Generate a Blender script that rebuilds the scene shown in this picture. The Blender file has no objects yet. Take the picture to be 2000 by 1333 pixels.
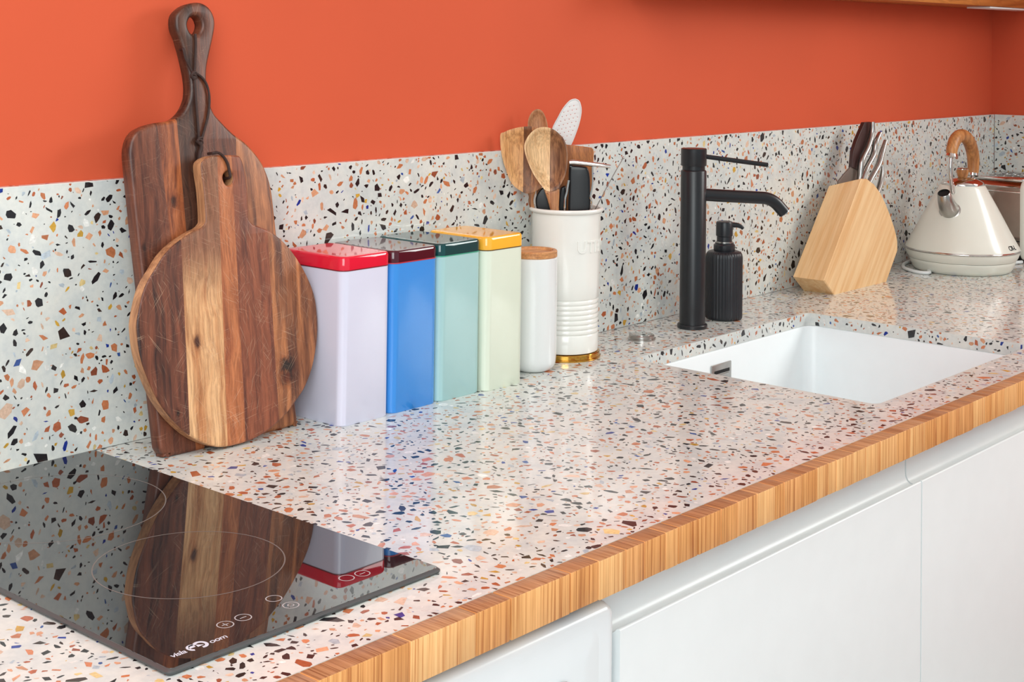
import bpy, bmesh, math, random
from mathutils import Vector, Matrix
C = bpy.data.collections.new('kitchen'); bpy.context.scene.collection.children.link(C)
S = bpy.context.scene
PI = math.pi
# ------------------------------------------------------------------ camera, world, lights, exposure
yaw, pitch, roll = 0.8543, -0.019, 0.0117
fw = Vector((math.sin(yaw)*math.cos(pitch), math.cos(yaw)*math.cos(pitch), -math.sin(pitch)))
rt = Vector((math.cos(yaw), -math.sin(yaw), 0)); up = rt.cross(fw)
r2 = rt*math.cos(roll)+up*math.sin(roll); u2 = -rt*math.sin(roll)+up*math.cos(roll)
cam = bpy.data.objects.new('camera', bpy.data.cameras.new('camera')); C.objects.link(cam)
cam.matrix_world = Matrix(((r2.x, u2.x, -fw.x, -0.887), (r2.y, u2.y, -fw.y, -1.3611), (r2.z, u2.z, -fw.z, 1.342), (0, 0, 0, 1)))
cam.data.sensor_width = 36; cam.data.lens = 2855.4/2000*36
cam.data.shift_y = -(666.5-25.96)/2000
cam.data.clip_start = 0.02
S.camera = cam
W = bpy.data.worlds.new('world'); S.world = W; W.use_nodes = True
bgn = W.node_tree.nodes['Background']; bgn.inputs[0].default_value = (0.86, 0.97, 1.0, 1); bgn.inputs[1].default_value = 0.46
def area(name, loc, target, sx, sy, power, col, spread=None):
    l = bpy.data.lights.new(name, 'AREA'); l.shape = 'RECTANGLE'; l.size = sx; l.size_y = sy; l.energy = power; l.color = col
    if spread: l.spread = math.radians(spread)
    o = bpy.data.objects.new(name, l); C.objects.link(o); o.location = loc
    o.rotation_euler = (Vector(target)-Vector(loc)).to_track_quat('-Z', 'Y').to_euler()
    return o
area('window_light', (2.34, -1.55, 1.7), (1.3, -1.50, 1.45), 1.2, 1.1, 44, (0.94, 1.0, 0.97))
area('room_light', (-1.9, -2.0, 1.9), (-0.6, 0.0, 1.1), 1.5, 1.5, 16, (0.94, 0.995, 1.0), 110)
area('worktop_fill', (-0.7, -1.0, 2.5), (-0.5, -0.75, 0.9), 1.3, 1.0, 16, (0.95, 1.0, 0.99))  # added overhead fill to brighten the worktop, no real lamp there
S.view_settings.view_transform = 'Standard'; S.view_settings.look = 'None'
S.view_settings.gamma = 1; S.view_settings.use_curve_mapping = False
S.view_settings.exposure = 0.25

# ------------------------------------------------------------------ helpers
def lin(c):
    return tuple(((v/255)/12.92 if v/255 <= .04045 else ((v/255+.055)/1.055)**2.4) for v in c)+(1,)
def new_mat(name):
    m = bpy.data.materials.new(name); m.use_nodes = True
    return m, m.node_tree, m.node_tree.nodes['Principled BSDF']
def N(nt, typ, **k):
    n = nt.nodes.new(typ)
    for a, b in k.items(): setattr(n, a, b)
    return n
def noise(nt, vec, scale, detail=3, rough=.5, dist=0):
    n = N(nt, 'ShaderNodeTexNoise'); n.inputs['Scale'].default_value = scale; n.inputs['Detail'].default_value = detail
    n.inputs['Roughness'].default_value = rough; n.inputs['Distortion'].default_value = dist
    nt.links.new(vec, n.inputs['Vector']); return n.outputs['Fac']
def mapped(nt, scale=(1, 1, 1), rot=(0, 0, 0), loc=(0, 0, 0)):
    tc = N(nt, 'ShaderNodeTexCoord'); mp = N(nt, 'ShaderNodeMapping')
    mp.inputs['Scale'].default_value = scale; mp.inputs['Rotation'].default_value = rot; mp.inputs['Location'].default_value = loc
    nt.links.new(tc.outputs['Object'], mp.inputs['Vector']); return mp.outputs['Vector']
def ramp(nt, fac, stops, interp='LINEAR'):
    r = N(nt, 'ShaderNodeValToRGB'); r.color_ramp.interpolation = interp
    e = r.color_ramp.elements
    while len(e) < len(stops): e.new(.5)
    for i, (p, c) in enumerate(stops):
        e[i].position = p; e[i].color = c if len(c) == 4 else lin(c)
    nt.links.new(fac, r.inputs['Fac']); return r.outputs['Color']
def mix(nt, fac, a, b, mode='MIX'):
    m = N(nt, 'ShaderNodeMix', data_type='RGBA', blend_type=mode)
    for sock, v in ((m.inputs[0], fac), (m.inputs[6], a), (m.inputs[7], b)):
        if isinstance(v, (int, float)): sock.default_value = v
        elif isinstance(v, tuple): sock.default_value = v
        else: nt.links.new(v, sock)
    return m.outputs[2]
def math_(nt, op, a, b=None):
    m = N(nt, 'ShaderNodeMath', operation=op)
    for i, v in enumerate((a, b)):
        if v is None: continue
        if isinstance(v, (int, float)): m.inputs[i].default_value = v
        else: nt.links.new(v, m.inputs[i])
    return m.outputs[0]
def bump(nt, bs, h, strength, dist=.001):
    b = N(nt, 'ShaderNodeBump'); b.inputs['Strength'].default_value = strength; b.inputs['Distance'].default_value = dist
    nt.links.new(h, b.inputs['Height']); nt.links.new(b.outputs[0], bs.inputs['Normal'])
def plain(name, rgb, rough=.4, metal=0, ior=1.5, var=.04, nscale=30, bmp=0, coat=0):
    m, nt, bs = new_mat(name)
    v = mapped(nt); f = noise(nt, v, nscale, 3)
    c = lin(rgb); d = tuple(x*(1-var) for x in c[:3])+(1,); e = tuple(min(1, x*(1+var)) for x in c[:3])+(1,)
    nt.links.new(ramp(nt, f, [(.3, d), (.7, e)]), bs.inputs['Base Color'])
    bs.inputs['Roughness'].default_value = rough; bs.inputs['Metallic'].default_value = metal; bs.inputs['IOR'].default_value = ior
    bs.inputs['Coat Weight'].default_value = coat; bs.inputs['Coat Roughness'].default_value = .05
    if bmp: bump(nt, bs, noise(nt, v, nscale*8, 4), bmp, .0005)
    return m
def wood(name, light, dark, rough=.45, axis='Y', fine=260, broad=55, seed=0, knots=(), streak=.5, scratch=0, split=None, rot=0, patina=None):
    m, nt, bs = new_mat(name)
    k = {'X': (.06, 1, 1), 'Y': (1, .06, 1), 'Z': (1, 1, .06)}[axis]
    warp = noise(nt, mapped(nt, (1, 1, 1), loc=(seed, seed*.7, 0)), 9, 2)
    tc = mapped(nt, k, (0, 0, rot), (seed*3.1, seed*1.7, seed))
    va = N(nt, 'ShaderNodeVectorMath', operation='ADD'); nt.links.new(tc, va.inputs[0])
    sc = N(nt, 'ShaderNodeVectorMath', operation='SCALE'); sc.inputs['Scale'].default_value = .02
    cmb = N(nt, 'ShaderNodeCombineXYZ'); nt.links.new(warp, cmb.inputs[0]); nt.links.new(warp, cmb.inputs[2])
    nt.links.new(cmb.outputs[0], sc.inputs[0]); nt.links.new(sc.outputs[0], va.inputs[1])
    v = va.outputs[0]
    b = noise(nt, v, broad, 3, .6); f = noise(nt, v, fine, 4, .7)
    col = ramp(nt, b, [(.32, dark), (.5, tuple((light[i]*(1-streak*.5)+dark[i]*streak*.5) for i in range(3))), (.66, light)])
    if split:                       # laminated stock: another colour beyond a glue line
        cu = N(nt, 'ShaderNodeTexCoord'); sx = N(nt, 'ShaderNodeSeparateXYZ'); nt.links.new(cu.outputs['Object'], sx.inputs[0])
        for (x0, l2, d2) in split:
            c2 = ramp(nt, b, [(.35, d2), (.65, l2)])
            g = math_(nt, 'GREATER_THAN', sx.outputs[0], x0)
            col = mix(nt, g, col, c2)
    g = ramp(nt, f, [(.36, (.5, .45, .42, 1)), (.6, (1, 1, 1, 1))])
    col = mix(nt, .75, col, g, 'MULTIPLY')
    if patina:                      # old darkened oil towards the handle
        cu = N(nt, 'ShaderNodeTexCoord'); sy = N(nt, 'ShaderNodeSeparateXYZ'); nt.links.new(cu.outputs['Object'], sy.inputs[0])
        mr = N(nt, 'ShaderNodeMapRange', interpolation_type='SMOOTHSTEP'); mr.inputs['From Min'].default_value = patina[0]; mr.inputs['From Max'].default_value = patina[1]; mr.inputs['To Max'].default_value = .85
        nt.links.new(math_(nt, 'ADD', sy.outputs[1], math_(nt, 'MULTIPLY', warp, .03)), mr.inputs['Value']); col = mix(nt, mr.outputs[0], col, mix(nt, 1.0, lin(patina[2]), g, 'MULTIPLY'))
    if knots:
        cu = N(nt, 'ShaderNodeTexCoord')
        for (kx, ky, r, dk, *el) in knots:
            el = el[0] if el else 1.6
            mp = N(nt, 'ShaderNodeMapping'); mp.inputs['Location'].default_value = (-kx/r, -ky/(r*el), 0); mp.inputs['Scale'].default_value = (1/r, 1/(r*el), 0)
            nt.links.new(cu.outputs['Object'], mp.inputs['Vector'])
            ln = N(nt, 'ShaderNodeVectorMath', operation='LENGTH'); nt.links.new(mp.outputs[0], ln.inputs[0])
            w = noise(nt, cu.outputs['Object'], 140, 3)
            dd = math_(nt, 'ADD', ln.outputs['Value'], math_(nt, 'MULTIPLY', w, .8))
            kk = ramp(nt, math_(nt, 'MULTIPLY', dd, .4), [(.3, tuple(x/255 for x in dk)+(1,)), (.42, (.45, .38, .34, 1)), (.5, (.75, .66, .6, 1)), (.75, (1, 1, 1, 1))])
            col = mix(nt, 1.0, col, kk, 'MULTIPLY')
    if scratch:
        for a in (.42, -.85, 1.2, -.2, .9, -1.25):
            m0 = mapped(nt, (1, 1, 1), (0, 0, a)); m9 = N(nt, 'ShaderNodeMapping'); m9.inputs['Scale'].default_value = (16, 640, 1); m9.inputs['Location'].default_value = (seed, a*7, 0)
            nt.links.new(m0, m9.inputs['Vector']); s1 = noise(nt, m9.outputs[0], 1.7, 1, .5, .25)
            z1 = noise(nt, mapped(nt, (1, 1, 1), loc=(a, 1, 0)), 22, 2)
            m1 = ramp(nt, s1, [(.66, (0, 0, 0, 1)), (.72, (1, 1, 1, 1))]); m2 = ramp(nt, z1, [(.48, (0, 0, 0, 1)), (.6, (1, 1, 1, 1))])
            mm = mix(nt, 1.0, m1, m2, 'MULTIPLY')
            mx = math_(nt, 'MULTIPLY', mm, scratch)
            col = mix(nt, mx, col, lin((214, 180, 150)))
    nt.links.new(col, bs.inputs['Base Color']); bs.inputs['Roughness'].default_value = rough
    bump(nt, bs, f, .25, .0006)
    return m

def tagit(o, label=None, cat=None, group=None, kind=None):
    if label: o['label'] = label
    if cat: o['category'] = cat
    if group: o['group'] = group
    if kind: o['kind'] = kind
    return o
def thing(name, label, cat, loc=(0, 0, 0), rot=(0, 0, 0), group=None):
    o = bpy.data.objects.new(name, None); C.objects.link(o); o.location = loc; o.rotation_euler = rot
    o.empty_display_size = .02
    return tagit(o, label, cat, group)
def link(name, me, m=None, parent=None, smooth=35):
    if m is not None:
        for q in (m if isinstance(m, (list, tuple)) else [m]): me.materials.append(q)
    if smooth is not None:
        for p in me.polygons: p.use_smooth = True
        me.set_sharp_from_angle(angle=math.radians(smooth))
    o = bpy.data.objects.new(name, me); C.objects.link(o)
    if parent is not None: o.parent = parent
    return o
def obj(name, bm, m=None, parent=None, smooth=35):
    bmesh.ops.recalc_face_normals(bm, faces=bm.faces[:])
    me = bpy.data.meshes.new(name); bm.to_mesh(me); bm.free()
    return link(name, me, m, parent, smooth)
def box(bm, x0, x1, y0, y1, z0, z1, bev=0, seg=2):
    r = bmesh.ops.create_cube(bm, size=1)
    vs = r['verts']
    for v in vs: v.co = Vector(((x0+x1)/2+v.co.x*(x1-x0), (y0+y1)/2+v.co.y*(y1-y0), (z0+z1)/2+v.co.z*(z1-z0)))
    if bev:
        es = list({e for v in vs for e in v.link_edges})
        bmesh.ops.bevel(bm, geom=es, offset=bev, segments=seg, profile=.5, affect='EDGES')
def loft(bm, rings, cap0=True, cap1=True, closed=True):
    vr = [[bm.verts.new(p) for p in r] for r in rings]
    n = len(rings[0])
    for a, b in zip(vr, vr[1:]):
        for i in range(n if closed else n-1):
            j = (i+1) % n
            bm.faces.new((a[i], a[j], b[j], b[i]))
    if cap0: bm.faces.new(vr[0][::-1])
    if cap1: bm.faces.new(vr[-1])
    return vr
def lathe(bm, prof, seg=64, c=(0, 0, 0), cap0=True, cap1=True):
    rings = [[(c[0]+r*math.cos(2*PI*i/seg), c[1]+r*math.sin(2*PI*i/seg), c[2]+z) for i in range(seg)] for r, z in prof]
    return loft(bm, rings, cap0, cap1)
def rrect(x0, x1, y0, y1, r, z, n=8):
    pts = []
    for cx, cy, a0 in ((x1-r, y1-r, 0), (x0+r, y1-r, 90), (x0+r, y0+r, 180), (x1-r, y0+r, 270)):
        for i in range(n+1):
            a = math.radians(a0+90*i/n); pts.append((cx+r*math.cos(a), cy+r*math.sin(a), z))
    return pts
def catmull(pts, k=6, closed=False):
    P = [Vector(p) for p in pts]; n = len(P); out = []
    rng = n if closed else n-1
    for i in range(rng):
        p0 = P[(i-1) % n] if closed or i > 0 else P[0]*2-P[1]
        p1 = P[i]; p2 = P[(i+1) % n]
        p3 = P[(i+2) % n] if closed or i+2 < n else P[-1]*2-P[-2]
        for j in range(k):
            t = j/k
            out.append(.5*((2*p1)+(p2-p0)*t+(2*p0-5*p1+4*p2-p3)*t*t+(3*p1-p0-3*p2+p3)*t**3))
    if not closed: out.append(P[-1])
    return out
def tube(bm, path, rad, seg=14, caps=True, flat=1.0):
    P = [Vector(p) for p in path]; n = len(P)
    R = rad if isinstance(rad, (list, tuple)) else [rad]*n
    rings = []; t = (P[1]-P[0]).normalized(); ref = Vector((0, 0, 1)) if abs(t.z) < .9 else Vector((1, 0, 0))
    u = t.cross(ref).normalized()
    for i in range(n):
        t = (P[min(i+1, n-1)]-P[max(i-1, 0)]).normalized()
        u = (u-t*u.dot(t)).normalized(); v = t.cross(u)
        rings.append([P[i]+(u*math.cos(2*PI*j/seg)+v*math.sin(2*PI*j/seg)*flat)*R[i] for j in range(seg)])
    loft(bm, rings, caps, caps)
def interp(vals, n):
    out = []
    for i in range(n):
        t = i/(n-1)*(len(vals)-1); a = min(int(t), len(vals)-2); out.append(vals[a]*(1-(t-a))+vals[a+1]*(t-a))
    return out
def plate_mesh(outlines, thick, bev, z=0, sm=True, k=4):
    """flat board with rounded rims and real holes: front at z, back at z-thick"""
    cu = bpy.data.curves.new('tmp', 'CURVE'); cu.dimensions = '2D'; cu.fill_mode = 'BOTH'
    for o in outlines:
        pts = [(p[0], p[1], 0) for p in o]
        if sm: pts = catmull(pts, k, True)
        sp = cu.splines.new('POLY'); sp.points.add(len(pts)-1)
        for i, p in enumerate(pts): sp.points[i].co = (p[0], p[1], 0, 1)
        sp.use_cyclic_u = True
    cu.extrude = thick/2-bev; cu.bevel_depth = bev; cu.bevel_resolution = 3; cu.offset = -bev
    ob = bpy.data.objects.new('tmp', cu); C.objects.link(ob)
    bpy.context.view_layer.update()
    me = bpy.data.meshes.new_from_object(ob.evaluated_get(bpy.context.evaluated_depsgraph_get()))
    bpy.data.objects.remove(ob); bpy.data.curves.remove(cu)
    bm = bmesh.new(); bm.from_mesh(me); bpy.data.meshes.remove(me)
    bmesh.ops.remove_doubles(bm, verts=bm.verts[:], dist=1e-5)
    for v in bm.verts: v.co.z += z-thick/2
    return bm
def cut(bm, l0=None, l1=None):
    """keep the stave between two glue lines x = x0 + slope*y"""
    b = bm.copy()
    for ln, sgn in ((l0, -1), (l1, 1)):
        if ln is None: continue
        x, slope = ln
        no = Vector((1, -slope, 0)).normalized()*sgn
        r = bmesh.ops.bisect_plane(b, geom=b.verts[:]+b.edges[:]+b.faces[:], plane_co=(x, 0, 0), plane_no=no, clear_outer=True)
        ed = [e for e in r['geom_cut'] if isinstance(e, bmesh.types.BMEdge)]
        try: bmesh.ops.holes_fill(b, edges=ed, sides=0)
        except Exception: pass
    return b
def text_mesh(body, size, extr=0, spacing=1, shear=0, bold=0):
    cu = bpy.data.curves.new('tmp', 'FONT'); cu.body = body; cu.size = size; cu.extrude = extr; cu.space_character = spacing
    cu.shear = shear; cu.offset = bold; cu.resolution_u = 4
    ob = bpy.data.objects.new('tmp', cu); C.objects.link(ob); bpy.context.view_layer.update()
    me = bpy.data.meshes.new_from_object(ob.evaluated_get(bpy.context.evaluated_depsgraph_get()))
    bpy.data.objects.remove(ob); bpy.data.curves.remove(cu)
    return me

# ------------------------------------------------------------------ measurements (metres, worktop = z 0)
B1 = [[0.0754,0.4832],[0.0611,0.4788],[0.0502,0.47],[0.0475,0.4613],[0.0481,0.4516],[0.0522,0.442],[0.0559,0.4283],[0.059,0.4146],[0.0618,0.3964],[0.0613,0.381],[0.0569,0.3692],[0.0494,0.3598],[0.0394,0.3534],[0.0285,0.351],[0.0172,0.3503],[0.0065,0.3484],[-0.0021,0.346],[-0.0101,0.3425],[-0.0163,0.3367],[-0.0207,0.3282],[-0.0228,0.3153],[-0.0216,0.2872],[-0.0189,0.2342],[-0.0157,0.1809],[-0.0128,0.1226],[-0.0089,0.0523],[-0.0065,0.014],[-0.0051,0.0075],[-0.001,0.0019],[0.0065,-0.0017],[0.0912,-0.003],[0.1744,-0.0011],[0.18,0.0018],[0.1812,0.0068],[0.1805,0.0155],[0.1774,0.0649],[0.1739,0.1348],[0.171,0.205],[0.1698,0.2169],[0.1684,0.2439],[0.1662,0.2705],[0.1597,0.2909],[0.1506,0.3061],[0.1342,0.3227],[0.1176,0.3339],[0.1015,0.3484],[0.0911,0.3603],[0.0867,0.3765],[0.085,0.3903],[0.0864,0.4082],[0.0912,0.4243],[0.0976,0.4424],[0.1017,0.4582],[0.1005,0.4693],[0.0954,0.4773],[0.0866,0.4824]]
B1H = [[0.0742,0.4681],[0.0678,0.4657],[0.0637,0.4576],[0.0665,0.4496],[0.0726,0.4468],[0.0791,0.4497],[0.0832,0.4579],[0.0804,0.466]]
B2 = [[-0.0992,0.1354],[-0.0983,0.1488],[-0.0911,0.1719],[-0.0832,0.1862],[-0.0728,0.1983],[-0.061,0.2114],[-0.0479,0.2208],[-0.0336,0.2281],[-0.0212,0.233],[-0.0115,0.2359],[-0.0058,0.2398],[-0.0039,0.2458],[-0.0038,0.2734],[-0.0057,0.293],[-0.0055,0.3046],[-0.001,0.3094],[0.0068,0.3123],[0.0166,0.313],[0.0425,0.3116],[0.0488,0.309],[0.0524,0.3008],[0.0548,0.2864],[0.0555,0.2692],[0.0548,0.2436],[0.0564,0.2373],[0.0625,0.2327],[0.0724,0.229],[0.0873,0.2219],[0.1096,0.2031],[0.1293,0.176],[0.142,0.1471],[0.1447,0.1176],[0.1416,0.093],[0.133,0.0672],[0.1203,0.0463],[0.1054,0.0323],[0.0854,0.0179],[0.0604,0.0065],[0.0343,0.0011],[0.0045,0.001],[-0.0148,0.0059],[-0.0395,0.0197],[-0.0613,0.0401],[-0.0781,0.063],[-0.09,0.0894],[-0.0971,0.1128]]
B2H = [[0.0305,0.2952],[0.0247,0.2922],[0.0229,0.2873],[0.0252,0.2815],[0.0292,0.279],[0.0343,0.2809],[0.0369,0.2864],[0.0352,0.2921]]
C1A = [[0.0712,0.4473],[0.071,0.4358],[0.0692,0.4215],[0.0674,0.4072],[0.0642,0.4015]]
C1B = [[0.0533,0.43],[0.0553,0.4204],[0.0595,0.4118],[0.0643,0.4026]]
C1C = [[0.0655,0.4003],[0.0659,0.3872],[0.066,0.3701],[0.0665,0.3502],[0.0669,0.3287]]
C1D = [[0.0672,0.4037],[0.0758,0.3985],[0.0821,0.3898],[0.0845,0.3754],[0.0818,0.3583],[0.0755,0.3414],[0.0697,0.3285]]
C1E = [[0.0674,0.3264],[0.0691,0.3206],[0.0665,0.3146],[0.0652,0.3073]]
C2 = [[0.0105,0.3155],[0.0168,0.3158],[0.0234,0.3115],[0.0284,0.3039],[0.0305,0.2947],[0.0307,0.2879]]
KNOTS2 = [[-0.0295,0.1164],[0.0955,0.0725],[0.0818,0.0595],[-0.057,0.0472]]
KNOTS1 = [[0.0301,0.2638],[0.018,0.2352],[-0.0117,0.2185]]
CROCK = [0.7257,-0.0626]
SPAT = [[-0.0945,0.3095],[-0.0888,0.3139],[-0.0802,0.3176],[-0.0651,0.3214],[-0.0457,0.3216],[-0.0312,0.3117],[-0.0216,0.2917],[-0.0185,0.2702],[-0.0233,0.2507],[-0.034,0.2384],[-0.0447,0.2311],[-0.0525,0.2282],[-0.0612,0.2295],[-0.0771,0.2415],[-0.0868,0.2636],[-0.0928,0.2858]]
SPATH = [[-0.0555,0.2324],[-0.044,0.2326],[-0.046,0.2232],[-0.0459,0.2125],[-0.0426,0.1767],[-0.0357,0.0693],[-0.0428,0.0693],[-0.0505,0.1766],[-0.0531,0.2124],[-0.0532,0.2231]]
SPOON = [[-0.0607,0.2936],[-0.058,0.3057],[-0.051,0.3157],[-0.0425,0.3215],[-0.0318,0.323],[-0.0211,0.3203],[-0.0125,0.314],[-0.0046,0.3042],[-0.0001,0.2857],[-0.002,0.2609],[-0.0075,0.2473],[-0.0131,0.238],[-0.0216,0.2337],[-0.0301,0.235],[-0.0366,0.242],[-0.0467,0.2561],[-0.0555,0.2744]]
SPOONH = [[-0.0316,0.235],[-0.0216,0.2358],[-0.0124,0.2373],[-0.0109,0.2309],[-0.0114,0.2104],[-0.0103,0.1799],[-0.011,0.0453],[-0.0195,0.0452],[-0.0217,0.1797],[-0.0242,0.2102],[-0.0308,0.2314]]
TIP = [[-0.0418,0.3453],[-0.0484,0.3423],[-0.0534,0.3349],[-0.0555,0.3254],[-0.0546,0.3138],[-0.0486,0.3],[-0.0398,0.2928],[-0.0318,0.2994],[-0.0268,0.3126],[-0.0277,0.3257],[-0.0315,0.3367],[-0.0359,0.3432]]
TIPH = [[-0.0434,0.2964],[-0.0361,0.2965],[-0.0328,0.1945],[-0.0255,0.0637],[-0.0328,0.0636],[-0.0401,0.1944]]
SKIM = [[0.0104,0.3594],[0.0038,0.3564],[-0.0049,0.346],[-0.0121,0.3327],[-0.0193,0.318],[-0.0206,0.3033],[-0.0175,0.2887],[-0.0101,0.2814],[-0.0013,0.283],[0.0074,0.2963],[0.0145,0.3147],[0.0188,0.3294],[0.0208,0.3441],[0.0185,0.3551],[0.0148,0.3587]]
SKIMH = [[-0.0131,0.2872],[-0.0064,0.2844],[-0.0032,0.1936],[-0.0018,0.0621],[-0.0069,0.0621],[-0.0084,0.1936]]
PADDLE = [[-0.0086,0.2952],[0.0008,0.2953],[0.0314,0.292],[0.0365,0.2906],[0.0388,0.2855],[0.0376,0.2616],[0.035,0.2252],[0.0325,0.1889],[0.0157,0.0656],[0.0063,0.0655],[0.002,0.1886],[-0.0079,0.2247],[-0.0104,0.261]]
BLK = [[0.0025,0.2688],[0.0082,0.2695],[0.0225,0.2683],[0.0283,0.2655],[0.0313,0.2541],[0.0322,0.2327],[0.0324,0.21],[0.0306,0.1864],[0.0175,0.0725],[0.009,0.0724],[0.0034,0.1861],[0.0017,0.2096],[0.0022,0.236]]
BAR = [[0.0025,0.2737],[0.0118,0.2738],[0.0439,0.2707],[0.0597,0.2687]]
WR = [[0.0348,0.2704],[0.0351,0.2433],[0.0324,0.2254],[0.034,0.2097],[0.0241,0.1291]]
WL = [[0.0019,0.2492],[-0.0008,0.2328],[-0.0034,0.21],[0.0025,0.1298]]
BLK2 = [[-0.0443,0.2082],[-0.0437,0.219],[-0.0409,0.2277],[-0.0352,0.2349],[-0.0281,0.2365],[-0.0194,0.2322],[-0.0156,0.2193],[-0.0148,0.2071],[-0.0188,0.1833],[-0.0219,0.1402],[-0.0291,0.1401],[-0.0404,0.1831]]
BLK3 = [[-0.0092,0.2322],[-0.0049,0.2372],[-0.0006,0.2351],[0.0005,0.2071],[-0.0014,0.1833],[-0.0045,0.0683],[-0.0088,0.0682],[-0.013,0.1832],[-0.0118,0.2069]]
WIRE = [[0.0797,0.2787],[0.0619,0.2466],[0.0428,0.2095],[0.0038,0.1318]]
K1 = [[1.6553,0.2967],[1.6536,0.2754],[1.6376,0.25],[1.6136,0.2253],[1.6061,0.1942],[1.5984,0.1727]]
KS = [[1.6402,0.2959],[1.6648,0.2961],[1.6672,0.2746],[1.6532,0.2489],[1.6291,0.224],[1.6192,0.2063],[1.5921,0.2136],[1.5966,0.243],[1.6103,0.2634]]
KG = [[1.5921,0.2146],[1.6212,0.2072],[1.6137,0.175],[1.574,0.172],[1.5446,0.1797],[1.5445,0.19],[1.5657,0.2019]]
K2 = [[1.671,0.2761],[1.6546,0.2593],[1.6447,0.2366],[1.6205,0.2148],[1.6067,0.1965],[1.5969,0.1781]]
K3 = [[1.6763,0.2617],[1.662,0.241],[1.6478,0.2186],[1.6256,0.1998],[1.6136,0.189],[1.5978,0.1692]]
K4 = [[1.6507,0.2142],[1.6489,0.1989],[1.6389,0.1784],[1.6228,0.1585]]
JAR = [0.6254,-0.0879]
KET = [1.8945,-0.1293]
FAU = [1.02,-0.0791]
DISP = [1.1222,-0.0694]
CAP = [0.8914,-0.0756]
TOUCH = [[-0.1964,-0.4836],[-0.1789,-0.4827],[-0.1391,-0.4705],[-0.1389,-0.4905],[-0.0711,-0.4798],[-0.0554,-0.4817]]
ZT = 0.9            # worktop height
XR = 2.355          # face of the right-hand backsplash
XL = -0.75          # left end of what is built

# ------------------------------------------------------------------ materials
M_wall = plain('orange_paint', (206, 88, 57), .75, ior=1.3, var=.05, nscale=2.2, bmp=.12)
M_floor = plain('floor_tile', (205, 203, 198), .5)
M_plaster = plain('white_plaster', (228, 228, 226), .7)
M_white = plain('white_lacquer', (236, 241, 242), .32, var=.01)
M_enamel = plain('white_enamel', (236, 242, 245), .22, var=.01)
M_sink = plain('white_composite', (238, 245, 247), .35, var=.01)
M_steel = plain('brushed_steel', (176, 174, 170), .28, 1, var=.1, nscale=60)
M_chrome = plain('chrome', (215, 213, 210), .1, 1, var=.03)
M_black = plain('matt_black', (25, 27, 31), .34, 0, var=.12, nscale=40, bmp=.1)
M_blackdisp = plain('satin_black', (31, 33, 38), .36, 0, var=.1)
M_blackplastic = plain('black_plastic', (22, 23, 26), .3)
M_dark = plain('dark_gap', (12, 12, 12), .8)
M_brass = plain('polished_brass', (205, 158, 72), .16, 1, var=.15, nscale=25)
M_ceramic = plain('cream_ceramic', (234, 234, 228), .16, var=.02, coat=.3)
M_jar = plain('white_ceramic', (226, 229, 229), .2, var=.01, coat=.3)
M_cream = plain('cream_enamel', (228, 228, 217), .24, var=.01, coat=.2)
M_cord = plain('dark_leather', (48, 26, 20), .6, var=.2, nscale=200)
M_grout = plain('pale_joint', (186, 170, 150), .7)
M_mark = plain('printed_mark', (176, 176, 178), .5)
M_logo = plain('printed_logo', (205, 210, 222), .5)
def terrazzo():
    m, nt, bs = new_mat('terrazzo_binder')
    v = mapped(nt)
    a = noise(nt, v, 26, 4, .6); b = noise(nt, v, 150, 4, .65)
    c = ramp(nt, a, [(.36, (204, 208, 206)), (.5, (215, 217, 212)), (.64, (221, 221, 214))])
    d = ramp(nt, b, [(.36, (.88, .89, .9, 1)), (.58, (1, 1, 1, 1))])
    c = mix(nt, .6, c, d, 'MULTIPLY')
    nt.links.new(c, bs.inputs['Base Color']); bs.inputs['Roughness'].default_value = .10; bs.inputs['IOR'].default_value = 1.5
    return m
def chip_mat():
    m, nt, bs = new_mat('terrazzo_chip')
    at = N(nt, 'ShaderNodeAttribute', attribute_name='tone'); v = mapped(nt)
    d = ramp(nt, noise(nt, v, 260, 3, .6), [(.3, (.78, .76, .74, 1)), (.7, (1.1, 1.1, 1.1, 1))])
    nt.links.new(mix(nt, 1.0, at.outputs['Color'], d, 'MULTIPLY'), bs.inputs['Base Color'])
    bs.inputs['Roughness'].default_value = .10; bs.inputs['IOR'].default_value = 1.5
    return m
M_terr = terrazzo(); M_chip = chip_mat()

# ------------------------------------------------------------------ terrazzo chips: real polygons set into the slab face
PAL = [((38, 35, 38), .40), ((60, 46, 42), .06), ((178, 96, 62), .11), ((200, 124, 84), .13), ((216, 158, 122), .12), ((226, 192, 168), .09),
       ((203, 158, 62), .028), ((226, 200, 140), .03), ((34, 56, 150), .03), ((60, 92, 160), .012), ((186, 198, 208), .05), ((150, 82, 60), .03), ((240, 240, 236), .05)]
def clip_poly(p, x0, x1, y0, y1):
    for ax, lim, sg in ((0, x0, 1), (0, x1, -1), (1, y0, 1), (1, y1, -1)):
        q = []
        for i in range(len(p)):
            a, b = p[i], p[(i+1) % len(p)]
            ia = (a[ax]-lim)*sg >= 0; ib = (b[ax]-lim)*sg >= 0
            if ia: q.append(a)
            if ia != ib:
                t = (lim-a[ax])/(b[ax]-a[ax]); q.append((a[0]+(b[0]-a[0])*t, a[1]+(b[1]-a[1])*t))
        p = q
        if len(p) < 3: return None
    return p
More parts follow.
